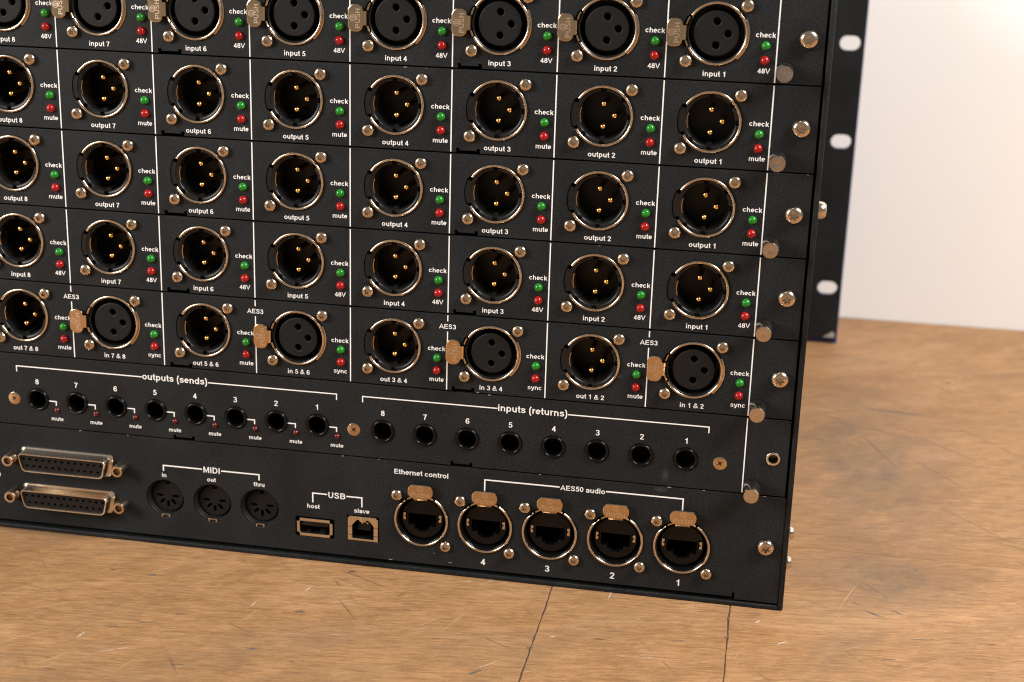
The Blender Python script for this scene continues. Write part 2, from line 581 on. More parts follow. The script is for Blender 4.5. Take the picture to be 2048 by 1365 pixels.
_S = [(.455, .375), (.405, .44), (.28, .464), (.16, .44), (.12, .375), (.165, .31), (.28, .275), (.40, .235), (.45, .16), (.40, .08), (.275, .055), (.15, .08), (.095, .15)]
GL = {
    'a': [_sm([(.10, .36), (.15, .44), (.27, .464), (.39, .44), (.435, .35)]) + [(.435, .10), (.46, .0)], _sm([(.43, .30), (.29, .265), (.155, .225), (.11, .15), (.15, .075), (.24, .055), (.36, .085), (.43, .17)])],
    'c': [_arc(.285, .26, .187, .205, 38, 322, 18)],
    'd': [[(.475, 0), (.475, .716)], _arc(.29, .26, .185, .205, 0, 360, 20)],
    'e': [[(.10, .255), (.47, .255)], _arc(.282, .26, .187, .205, 0, 318, 20)],
    'h': [[(.135, 0), (.135, .716)], _arc(.305, .29, .17, .174, 180, 0) + [(.475, 0)]],
    'i': [[(.139, 0), (.139, .519)], [(.139, .59), (.139, .716)]],
    'k': [[(.135, 0), (.135, .716)], [(.16, .17), (.46, .519)], [(.275, .30), (.48, 0)]],
    'l': [[(.139, 0), (.139, .716)]],
    'm': [[(.135, 0), (.135, .519)], _arc(.29, .31, .155, .154, 180, 0) + [(.445, 0)], _arc(.60, .31, .155, .154, 180, 0) + [(.755, 0)]],
    'n': [[(.135, 0), (.135, .519)], _arc(.305, .29, .17, .174, 180, 0) + [(.475, 0)]],
    'o': [_arc(.305, .26, .20, .205, 0, 360, 22)],
    'p': [[(.135, -.20), (.135, .519)], _arc(.32, .26, .185, .205, 0, 360, 20)],
    'r': [[(.135, 0), (.135, .519)], _sm([(.135, .28), (.17, .40), (.26, .455), (.38, .45)])],
    's': [_sm(_S)],
    't': [[(.165, .69)] + _sm([(.165, .15), (.185, .08), (.245, .057), (.315, .063)]), [(.02, .462), (.305, .462)]],
    'u': [[(.475, 0), (.475, .519)], [(.135, .519)] + _arc(.305, .23, .17, .175, 180, 360)],
    'v': [[(.06, .519), (.278, .03), (.496, .519)]],
    'y': [[(.06, .519), (.285, .0)], [(.50, .519)] + _sm([(.28, -.06), (.22, -.13), (.14, -.15), (.06, -.14)])],
    '(': [_sm([(.28, .75), (.17, .58), (.125, .27), (.17, -.04), (.28, -.21)])],
    ')': [_sm([(.055, .75), (.165, .58), (.21, .27), (.165, -.04), (.055, -.21)])],
    '&': [_sm([(.67, .03), (.50, .22), (.30, .46), (.235, .56), (.27, .64), (.36, .665), (.445, .63), (.45, .55), (.36, .45), (.17, .33), (.105, .2), (.16, .09), (.28, .055), (.42, .09), (.52, .2), (.575, .36)])],
    'A': [[(.06, 0), (.361, .68), (.662, 0)], [(.17, .21), (.55, .21)]],
    'B': [[(.14, 0), (.14, .716)], [(.14, .656), (.40, .656)] + _arc(.42, .52, .14, .136, 90, -90, 8) + [(.14, .384)], [(.40, .384)] + _arc(.43, .222, .17, .162, 90, -90, 8) + [(.14, .06)]],
    'D': [[(.14, 0), (.14, .716)], [(.14, .656), (.30, .656)] + _arc(.33, .358, .27, .298, 90, -90) + [(.14, .06)]],
    'E': [[(.14, 0), (.14, .716)], [(.14, .656), (.61, .656)], [(.14, .375), (.58, .375)], [(.14, .06), (.625, .06)]],
    'G': [_arc(.385, .358, .30, .302, 42, 318, 20), [(.40, .325), (.68, .325)], [(.645, .325), (.645, .09)]],
    'H': [[(.14, 0), (.14, .716)], [(.58, 0), (.58, .716)], [(.14, .375), (.58, .375)]],
    'I': [[(.139, 0), (.139, .716)]],
    'M': [[(.135, 0), (.135, .716)], [(.70, 0), (.70, .716)], [(.16, .70), (.417, .07), (.675, .70)]],
    'O': [_arc(.389, .358, .31, .304, 0, 360, 26)],
    'P': [[(.14, 0), (.14, .716)], [(.14, .656), (.38, .656)] + _arc(.40, .485, .155, .171, 90, -90, 8) + [(.14, .314)]],
    'S': [_sm([(x * 1.2, .06 + (z - .055) * 1.457) for x, z in _S])],
    'U': [[(.14, .716)] + _arc(.36, .27, .22, .213, 180, 360) + [(.58, .716)]],
    'V': [[(.05, .716), (.333, .05), (.616, .716)]],
    '0': [_arc(.278, .358, .177, .304, 0, 360, 22)],
    '1': [[(.325, 0), (.325, .716)], _sm([(.33, .64), (.24, .545), (.10, .49)])],
    '2': [_sm([(.095, .51), (.135, .615), (.27, .658), (.41, .615), (.445, .52), (.40, .41), (.27, .275), (.13, .09)]), [(.055, .062), (.51, .062)]],
    '3': [_sm([(.10, .55), (.16, .63), (.275, .658), (.39, .62), (.425, .53), (.38, .425), (.235, .385)]), _sm([(.235, .385), (.40, .33), (.455, .21), (.405, .10), (.275, .055), (.145, .095), (.09, .195)])],
    '4': [[(.375, 0), (.375, .70)], [(.39, .68), (.09, .23)], [(.04, .205), (.53, .205)]],
    '5': [[(.48, .652), (.19, .652), (.14, .36)], _sm([(.14, .36), (.27, .425), (.41, .37), (.46, .24), (.405, .10), (.275, .055), (.145, .09), (.085, .18)])],
    '6': [_arc(.288, .22, .175, .163, 0, 360, 20), _sm([(.113, .24), (.118, .42), (.18, .60), (.30, .658), (.41, .62), (.455, .545)])],
    '7': [[(.05, .652), (.51, .652)], _sm([(.47, .65), (.35, .45), (.27, .25), (.235, 0)])],
    '8': [_arc(.278, .522, .145, .136, 0, 360, 18), _arc(.278, .218, .178, .160, 0, 360, 18)],
}
_tc = {}


def text_mesh(s, em, mat='ink', lift=0.0):
    """flat printed (lift = 0) or embossed lettering, centred on x, baseline at z = 0"""
    key = (s, em, mat, lift)
    if key in _tc:
        return _tc[key]
    b = MB()
    wdt = sum(ADV.get(c, .556) for c in s)
    x0 = -wdt / 2
    hw = .061
    lay = 0
    for c in s:
        for st in GL.get(c, []):
            closed = len(st) > 12 and abs(st[0][0] - st[-1][0]) < 1e-6 and abs(st[0][1] - st[-1][1]) < 1e-6
            pts = st[:-1] if closed else st
            n = len(pts)
            y = -.0012 * (lay % 3)
            lay += 1
            L_, R_ = [], []
            for i, p in enumerate(pts):
                a = pts[i - 1] if (i > 0 or closed) else None
                q = pts[(i + 1) % n] if (i < n - 1 or closed) else None
                d0 = Vector((p[0] - a[0], p[1] - a[1])).normalized() if a else None
                d1 = Vector((q[0] - p[0], q[1] - p[1])).normalized() if q else None
                d0, d1 = d0 or d1, d1 or d0
                t = (d0 + d1).normalized()
                k = hw / max(.55, t.dot(d0))
                nx, nz = -t.y * k, t.x * k * .80
                L_.append(((x0 + p[0] + nx) * em, y - lift, (p[1] + nz) * em))
                R_.append(((x0 + p[0] - nx) * em, y - lift, (p[1] - nz) * em))
            m_ = n if closed else n - 1
            b.add(L_ + R_, [(i, (i + 1) % n, n + (i + 1) % n, n + i) for i in range(m_)])
            if lift:
                for W in (L_, R_):
                    b.add(W + [(u_, v_ + lift * 1.5, w_) for u_, v_, w_ in W], [(i, (i + 1) % n, n + (i + 1) % n, n + i) for i in range(m_)])
        x0 += ADV.get(c, .556)
    me = bpy.data.meshes.new('lettering')
    me.from_pydata([p * S for p in b.v], [], b.f)
    me.materials.append(M[mat])
    me.update()
    _tc[key] = me
    return me




INK_Y = -0.06


def letters(s, x, z, em, parent):
    """print s centred on x with its capitals centred on z"""
    return mesh_obj('lettering', text_mesh(s, em), parent, (x, INK_Y, z + ZT - 0.358 * em))


def strokes(name, segs, parent, wd=0.62):
    """printed line work: list of straight (x0, z0, x1, z1) pieces as one printed mark"""
    b = MB()
    for i, (x0, z0, x1, z1) in enumerate(segs):
        d = Vector((x1 - x0, 0, z1 - z0))
        t = d.normalized() * (wd / 2)
        nrm = Vector((-t.z, 0, t.x))
        yy = INK_Y - 0.004 * i
        p0 = Vector((x0, yy, z0)) - t
        p1 = Vector((x1, yy, z1)) + t
        b.add([p0 - nrm, p1 - nrm, p1 + nrm, p0 + nrm], [(0, 1, 2, 3)])
    return mesh_obj(name, b.mesh(name, 'ink'), parent, (0, 0, ZT))


# ------------------------------------------------------------------ setting: table and wall
def struct(o, label=None):
    o['kind'] = 'structure'
    if label:
        o['label'] = label
    return o


def add_setting():
    wy = 473.0
    b = MB()
    b.box(-1700, 1700, wy, wy + 60, -40, 1500)
    struct(mesh_obj('wall', b.mesh('wall', 'wall')), 'plain cream wall behind the table, out of focus')
    b = MB()
    b.box(-1600, 1600, -1500, wy - 1.0, -40, -0.45)
    top = struct(mesh_obj('tabletop', b.mesh('tabletop', 'gap')), 'worn brown wooden tabletop of butted boards')
    # boards: front course with two open butt joints, rear course behind a tight seam
    ysplit = 66.0
    front = [(-1600, -520, .5), (-520, -75.1, .55), (-74.9, -1.2, .5), (-1.0, 470, .5), (470.4, 1600, .5)]
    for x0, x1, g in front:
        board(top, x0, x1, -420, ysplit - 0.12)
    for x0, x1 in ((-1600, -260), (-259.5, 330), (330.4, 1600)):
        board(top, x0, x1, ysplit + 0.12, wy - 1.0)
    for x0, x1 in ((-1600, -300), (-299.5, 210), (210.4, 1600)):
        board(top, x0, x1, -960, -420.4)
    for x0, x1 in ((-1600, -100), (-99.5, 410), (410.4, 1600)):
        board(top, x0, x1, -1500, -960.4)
    marks(top)


def board(parent, x0, x1, y0, y1):
    """one board; its butt ends are slightly ragged where they meet the next board"""
    r = random.Random(int(x0 * 13 + y0 * 7))
    n = 150 if abs(x0) < 300 or abs(x1) < 300 else 4
    w0 = [0.0]
    for k in range(n):
        w0.append(w0[-1] * .7 + r.gauss(0, .16))
    w1 = [0.0]
    for k in range(n):
        w1.append(w1[-1] * .7 + r.gauss(0, .16))
    v, f = [], []
    for k in range(n + 1):
        y = y0 + (y1 - y0) * k / n
        a, b = x0 + abs(w0[k]), x1 - abs(w1[k])
        v += [(a, y, -.42), (a, y, -.18), (a + .22, y, 0), (b - .22, y, 0), (b, y, -.18), (b, y, -.42)]
    for k in range(n):
        p, q = 6 * k, 6 * k + 6
        for j in range(5):
            f.append((p + j, p + j + 1, q + j + 1, q + j))
    f.append(tuple(range(6)))
    f.append(tuple(6 * n + j for j in reversed(range(6))))
    return mesh_obj('board', mk_mesh('board', v, f, 'wood'), parent)


def blob(b, x, y, ln, wd, ang, seed, z):
    """thin irregular mark lying on the wood"""
    r = random.Random(seed)
    n = 9
    up, lo = [], []
    for i in range(n):
        t = i / (n - 1)
        hw = wd * (math.sin(PI * t) ** 0.6 + 0.04) * r.uniform(.45, 1.1) / 2
        px = (t - .5) * ln
        off = r.uniform(-.25, .25) * wd
        up.append((px, off + hw))
        lo.append((px, off - hw))
    loop = up + lo[::-1]
    ca, sa = math.cos(ang), math.sin(ang)
    v = [(x + p * ca - q * sa, y + p * sa + q * ca, z) for p, q in loop]
    f = [(i, i + 1, 2 * n - 2 - i, 2 * n - 1 - i) for i in range(n - 1)]
    b.add(v, f)


def marks(top):
    pale, dark = MB(), MB()
    P = [(-50.4, -2.5, 7, .6, 1.5), (-88.5, -71.5, 8, .5, .75), (-68, -44, 2.2, .9, .3), (-245, -85, 5, .9, 1.4), (-228, -93, 12, .45, .55),
         (10.5, -12, 3, 1.2, .9), (20, -28, 6, .7, .7), (-173, -27, 4, .8, 1.3), (-110, -4, 3, .9, .2),
         (-150, -62, 9, .25, .4),
         (-190, -45, 5, .7, 1.4), (-120, -50, 10, .25, .5), (-30, -52, 7, .3, .2)]
    for i, (x, y, l, wd, a) in enumerate(P):
        blob(pale, x, y, l, wd, a, 100 + i, 0.035 + i * .0004)
    D = [(-92, -78, 7, 1.6, .75), (-112, -56, 3, 1.2, .1), (-178, -80, 4.5, 1.3, .1), (-170, -47, 4.5, 1.6, .2), (-160, -86, 2, .9, 0), (-240, -30, 4, 1.6, .1),
         (-258, -29, 3, 1.2, 0), (-215, -60, 4, .8, .1), (57, 6, 10, 1.4, -.5), (66, 10, 7, 1.0, -.6), (50, 14, 5, .9, -.5), (58, 30, 18, .5, -.9), (105, 215, 40, .8, -.85),
         (80, 270, 36, 3.0, -.15), (118, 335, 6, 3, 0), (95, 180, 60, .7, -1.0), (130, 230, 70, .5, -.95), (150, 180, 80, .4, 1.2), (70, 200, 50, .9, -1.25), (45, -22, 5, .8, .1),
         (60, -32, 7, 1.2, .3), (75, -12, 12, .6, .2), (-75.2, -55, 3.4, 2.2, .2), (-1.2, -28, 4, 1.4, 1.4), (-1.2, -12, 3, 1.2, 1.5), (-140, -98, 3, 1.0, 0), (-200, -98, 5, .9, .05),
         (-225, -70, 9, .7, .1), (-236, -76, 7, .8, .05), (-130, -30, 5, .6, .2), (-20, -36, 5, .9, .4), (110, 110, 50, .4, -.9)]
    for i, (x, y, l, wd, a) in enumerate(D):
        blob(dark, x, y, l, wd, a, 300 + i, 0.02 + i * .0004)
    for b, mt in ((pale, 'scratch_pale'), (dark, 'scratch_dark')):
        o = mesh_obj('scratches', b.mesh('scratches', mt), top)
        o['kind'] = 'stuff'


# ------------------------------------------------------------------ small hardware meshes
def star(a, r0, r1, n=6):
    return r0 + (r1 - r0) * (0.5 + 0.5 * math.cos(n * a))


def screw_mesh(R, H, mat='nickel'):
    """pan-head screw with a six-lobed drive"""
    prof = [(R * .98, 0.3), (R, -H * .30), (R * .97, -H * .52), (R * .88, -H * .76), (R * .74, -H * .92), (R * .58, -H),
            (R * .50, -H * 1.0), (R * .46, -H * .18), (0.0001, -H * .1)]

    def rf(j, r, y, a):
        if j in (6, 7):
            r = star(a, R * .31, R * .50) * (1 if j == 6 else .90)
        return r, y
    return MB().lathe(prof, 48, rfun=rf).mesh('screw', mat, True, 38)


def flat_screw_mesh(R):
    prof = [(R, 0.2), (R, -.10), (R * .96, -.16), (R * .5, -.16), (R * .4, .7), (0.0001, .75)]

    def rf(j, r, y, a):
        if j in (3, 4):
            r = R * (0.20 + 0.30 * max(0, math.cos(4 * a)) ** 2) * (1 if j == 3 else .8)
        return r, y
    return MB().lathe(prof, 48, rfun=rf).mesh('flat_screw', 'nickel_rough', True, 30)


def dome_mesh(R, mat, cyl=.35):
    prof = [(R * 1.02, .3), (R, -cyl * .2), (R, -cyl)]
    for i in range(1, 8):
        t = PI / 2 * i / 7
        prof.append((max(R * math.cos(t), .0001), -cyl - R * .95 * math.sin(t)))
    return MB().lathe(prof, 32).mesh('indicator_light', mat, True, 60)


def thumb_mesh():
    R = 3.12
    n = 64
    prof = [(1.9, .3), (1.9, -1.2), (R * .93, -1.3), (R, -1.7), (R, -11.4), (R * .93, -11.9), (R * .3, -11.95), (.0001, -11.85)]

    def rf(j, r, y, a):
        if 3 <= j <= 4:
            r += .05 * math.cos(a * 32)
        return r, y
    b = MB().lathe(prof, n, rfun=rf)
    return b.mesh('thumbscrew', 'steel', True, 35)


GAP0, GAP1 = math.radians(146), math.radians(209)     # opening of the ring at the latch side
RING_PROF = [(10.62, .8), (10.55, -.35), (10.66, -.72), (10.86, -.92), (11.10, -1.0), (11.34, -.98), (11.56, -.80), (11.70, -.45), (11.74, .8)]


def ring_mesh():
    return MB().lathe(RING_PROF, 72, GAP1 - 2 * PI, GAP0).mesh('retaining_ring', 'nickel', True, 50)


NOTCH = [0, 90, 270, 40, 225]


def male_mesh():
    prof = [(10.6, .5), (10.6, .15), (10.5, .05), (9.75, .1), (9.35, .35), (9.0, .9), (8.85, 6), (8.75, 15), (.0001, 15)]
    N = 180

    def rf(j, r, y, a):
        d = math.degrees(a) % 360
        if j in (2, 3, 1):
            for q in NOTCH:
                if min(abs(d - q), 360 - abs(d - q)) < 4.6:
                    y += 1.4
        return r, y
    b = MB().lathe(prof, N, rfun=rf)
    # latch-side wing filling the gap of the ring
    b.lathe([(10.3, .9), (10.3, -.1), (10.45, -.25), (12.0, -.2), (12.15, 0), (12.15, .9)], 20, math.radians(155), math.radians(202))
    # key rib inside the cup
    b.box(-.9, .9, 2.5, 14.9, -8.9, -8.2)
    return b.mesh('xlr_socket', 'plastic', True, 35)


def contact_mesh():
    return MB().lathe([(8.95, .8), (8.65, .8), (8.5, 3.2), (8.55, 6.5), (8.8, 6.5)], 10, math.radians(161), math.radians(199)).mesh('latch_plate', 'nickel_rough', True, 60)


def pin_mesh():
    prof = [(1.12, 15.5), (1.12, 2.7), (1.02, 2.15), (.72, 1.78), (.36, 1.62), (.0001, 1.58)]
    return MB().lathe(prof, 20).mesh('pin', 'gold', True, 60)


def female_mesh():
    prof = [(10.69, .5), (10.69, .1), (10.5, .02), (10.3, .2), (10.2, 1.0), (10.1, 11.5), (.0001, 11.5)]
    b = MB().lathe(prof, 64)
    return b.mesh('xlr_socket', 'plastic', True, 35)


PINS = [(0.0, 4.35), (4.25, 0.0), (0.0, -4.35)]


def insert_mesh():
    holes = [circle(x, z, 1.36, 20) for x, z in PINS]
    return fill('socket_insert', circle(0, 0, 8.35, 56), holes, .15, 9.5, 'matte', .45)


def tab_outline(w0, w1, h):
    """push tab seen from the front, neck on the +x side"""
    return rrect(w0, w1, -h, h, 2.3, 6)


def latch_mesh():
    b = MB()
    me = fill('latch', [(-18.3 + (p[0] + 18.3) * 1.0, p[1]) for p in rrect(-18.25, -12.25, -5.2, 5.2, 2.5, 6)], [], -2.6, -1.9, 'nickel_rough', .33)
    bm = bmesh.new()
    bm.from_mesh(me)
    # bent neck going into the shell
    nb = MB()
    pr = [(-12.6, -2.55), (-11.6, -2.5), (-11.05, -2.0), (-10.75, -.6), (-10.6, 3.0)]
    for k in range(len(pr) - 1):
        (x0, y0), (x1, y1) = pr[k], pr[k + 1]
        nb.add([(x0, y0, -2.65), (x1, y1, -2.65), (x1, y1, 2.65), (x0, y0, 2.65), (x0 - .1, y0 + .55, -2.65), (x1 - .5, y1 + .3, -2.65), (x1 - .5, y1 + .3, 2.65), (x0 - .1, y0 + .55, 2.65)],
               [(0, 1, 2, 3), (7, 6, 5, 4), (0, 4, 5, 1), (3, 2, 6, 7)])
    # two spring ends lying in the gap of the ring
    for a, c in ((150, 165), (195, 206)):
        nb.lathe([(11.1, .6), (11.1, -.45), (11.3, -.7), (11.75, -.7), (11.85, -.45), (11.85, .6)], 6, math.radians(a), math.radians(c))
    base = len(bm.verts)
    vs = [bm.verts.new(Vector(p) * S) for p in nb.v]
    for f in nb.f:
        bm.faces.new([vs[i] for i in f])
    bm.to_mesh(me)
    bm.free()
    return me


def lip_mesh():
    return MB().lathe([(11.7, .3), (11.7, -.2), (12.0, -.22), (12.22, -.05), (12.22, .3)], 24, math.radians(-48), math.radians(28)).mesh('outer_lip', 'nickel_rough', True, 50)


def emblem_mesh(r):
    """small round embossed emblem: a ring with two bars and a slanted stroke"""
    b = MB()
    b.lathe([(r, .05), (r, -.14), (r - .25, -.14), (r - .25, .05)], 20)
    for x, a in ((-.38, .2), (.0, 0), (.38, -.2)):
        b.add([(x - .09, -.14, -.75 * r), (x + .09, -.14, -.75 * r), (x + .09 - a * .4, -.14, .75 * r), (x - .09 - a * .4, -.14, .75 * r)], [(0, 1, 2, 3)])
    return b.mesh('emblem', 'polish_highlight', False)


def ether_mesh():
    """round black socket body with the stepped plug opening"""
    w_, t_, bt = 6.1, 1.9, -6.0
    op = [(-w_, t_), (-w_, bt + 2.6), (-3.4, bt + 2.6), (-3.4, bt + .9), (-1.9, bt + .9), (-1.9, bt), (1.9, bt), (1.9, bt + .9), (3.4, bt + .9), (3.4, bt + 2.6), (w_, bt + 2.6), (w_, t_)]
    side = [[(s * 6.75, -1.2), (s * 8.35, -1.2), (s * 8.35, 2.2), (s * 6.75, 2.2)] for s in (-1, 1)]
    me = fill('ethernet_socket', circle(0, 0, 9.0, 56), [op] + side, 2.0, 11.0, 'gloss', .25)
    bm = bmesh.new()
    bm.from_mesh(me)
    b = MB().lathe([(10.72, .5), (10.7, -.1), (10.45, -.1), (10.2, .6), (9.9, 6.5), (8.6, 6.6)], 64)
    b.box(-9, 9, 11.2, 11.8, -8.5, 8.5)
    vs = [bm.verts.new(Vector(p) * S) for p in b.v]
    for f in b.f:
        q = bm.faces.new([vs[i] for i in f])
        q.smooth = len(f) == 4
    bmesh.ops.recalc_face_normals(bm, faces=bm.faces)
    bm.to_mesh(me)
    bm.free()
    return me


def clip_mesh(s):
    """shield contact: a small bracket shape"""
    o = [(0, -1.6), (1.05, -1.6), (1.05, -.3), (.5, -.3), (.5, .3), (1.05, .3), (1.05, 1.6), (0, 1.6)]
    return fill('shield_contact', [(s * (p[0] - 8.2), p[1] + .5) for p in o], [], 1.75, 2.6, 'tin', .08)


def ether_ring_mesh():
    a0, a1 = math.radians(58), math.radians(128)

    def rf(j, r, y, a):
        d = (math.degrees(a)) % 360
        for q in (135, 315):            # waist beside each screw
            k = max(0, 1 - abs(d - q) / 13)
            if r > 11:
                r -= .55 * k * min(1, (r - 10.9) / .8)
        return r, y
    return MB().lathe(RING_PROF, 84, a1 - 2 * PI, a0, rfun=rf).mesh('retaining_ring', 'nickel', True, 50)


def ether_tab_mesh():
    o = rrect(-5.45, 5.45, 10.9, 16.6, 2.2, 6)
    me = fill('push_tab', [(x * (1 - .05 * abs(z - 14) / 3), z + (.45 * (1 - (x / 5.4) ** 2) if z > 14 else 0)) for x, z in o], [], -2.9, -2.2, 'nickel_rough', .33)
    bm = bmesh.new()
    bm.from_mesh(me)
    b = MB()
    pr = [(11.6, -2.85), (10.6, -2.7), (9.9, -2.2), (9.6, -.5), (9.4, 3)]
    for k in range(len(pr) - 1):
        (z0, y0), (z1, y1) = pr[k], pr[k + 1]
        b.add([(-3.0, y0, z0), (3.0, y0, z0), (3.0, y1, z1), (-3.0, y1, z1), (-3, y0 + .6, z0), (3, y0 + .6, z0), (3, y1 + .4, z1 + .4), (-3, y1 + .4, z1 + .4)],
              [(0, 1, 2, 3), (7, 6, 5, 4), (0, 3, 7, 4), (1, 5, 6, 2)])
    for a, c in ((63, 74), (107, 123)):
        b.lathe([(10.6, .6), (10.6, -.6), (10.8, -.9), (11.3, -.9), (11.45, -.6), (11.45, .6)], 6, math.radians(a), math.radians(c))
    vs = [bm.verts.new(Vector(p) * S) for p in b.v]
    for f in b.f:
        bm.faces.new([vs[i] for i in f])
    bmesh.ops.recalc_face_normals(bm, faces=bm.faces)
    bm.to_mesh(me)
    bm.free()
    return me


def jack_mesh():
    prof = [(4.85, .6), (4.85, -.25), (4.7, -.62), (4.4, -.85), (4.0, -.80), (3.72, -.45), (3.62, .2), (3.55, 12), (.0001, 12)]
    return MB().lathe(prof, 56).mesh('jack_socket', 'gloss', True, 60)


def din_mesh():
    slots = []
    for a in (178, 224, 270, 316, 2):
        t = math.radians(a)
        c, s = math.cos(t), math.sin(t)
        pts = [(dx, dz) for dx, dz in rrect(2.1, 5.1, -.62, .62, .55, 3)]
        slots.append([(p * c - q * s, p * s + q * c) for p, q in pts])
    key = [(-1.0, 5.4), (1.0, 5.4), (1.0, 6.6), (-1.0, 6.6)]
    me = fill('midi_socket', circle(0, 0, 7.0, 44), slots + [key], 3.2, 9.0, 'matte', .12)
    bm = bmesh.new()
    bm.from_mesh(me)
    b = MB().lathe([(8.75, 1.0), (8.6, .75), (8.3, .85), (8.0, 1.5), (7.7, 4.2), (7.0, 4.4)], 56)
    b.box(-7, 7, 9.2, 9.6, -7, 7)
    vs = [bm.verts.new(Vector(p) * S) for p in b.v]
    for f in b.f:
        q = bm.faces.new([vs[i] for i in f])
        q.smooth = True
    bmesh.ops.recalc_face_normals(bm, faces=bm.faces)
    bm.to_mesh(me)
    bm.free()
    return me


def din_tab_mesh():
    return fill('ground_tab', rrect(-1.9, 1.9, -9.0, -7.3, .25, 2), [rrect(-1.35, 1.35, -8.7, -7.6, .2, 2)], .2, 1.1, 'tin', .06)


def dloop(wt, wb, h, r, n=5):
    """D outline, wide at the top"""
    c = [(wt, h), (-wt, h), (-wb, -h), (wb, -h)]
    out = []
    for i in range(4):
        p, a, b_ = Vector(c[i]), Vector(c[i - 1]), Vector(c[(i + 1) % 4])
        d0, d1 = (a - p).normalized(), (b_ - p).normalized()
        for k in range(n + 1):
            t = k / n
            q = p + d0 * r * (1 - t) ** 2 + d1 * r * t ** 2
            out.append((q.x, q.y))
    return out


def dsub_shell_mesh():
    rows = [(dloop(21.9, 20.1, 5.35, 2.6), .3), (dloop(21.9, 20.1, 5.35, 2.6), -.55), (dloop(21.4, 19.6, 4.95, 2.4), -.95), (dloop(20.6, 18.8, 4.35, 2.2), -1.5),
            (dloop(20.5, 18.75, 4.25, 2.2), -5.9), (dloop(20.3, 18.55, 4.05, 2.1), -6.2), (dloop(19.9, 18.15, 3.65, 1.9), -6.15), (dloop(19.8, 18.05, 3.55, 1.9), -4.6)]
    v, f = [], []
    k = len(rows[0][0])
    for lp, y in rows:
        v += [(x, y, z) for x, z in lp]
    for r in range(len(rows) - 1):
        for i in range(k):
            j = (i + 1) % k
            f.append((r * k + i, r * k + j, (r + 1) * k + j, (r + 1) * k + i))
    return mk_mesh('shell', v, f, 'tin', True, 50)


def dsub_insert_mesh():
    holes = []
    for n, z in ((13, 1.55), (12, -1.55)):
        for i in range(n):
            holes.append(circle((i - (n - 1) / 2) * 2.98, z, .62, 10))
    return fill('contact_block', dloop(19.85, 18.1, 3.6, 1.9), holes, -5.3, -1, 'plastic', .05)


def standoff_mesh():
    prof = [(2.75, .3), (2.75, -5.4), (2.45, -6.0), (1.55, -6.05), (1.45, -5.7), (1.4, -1.5), (.0001, -1.5)]
    return MB().lathe(prof, 24).mesh('jackscrew', 'nickel', True, 50)


# ------------------------------------------------------------------ the rack unit
def child(name, me, parent, x=0, y=0, z=0, rot=None):
    return mesh_obj(name, me, parent, (x, y, z), rot)


P, Q = 40.64, 32.587
XL, XR = -434.0, 17.05


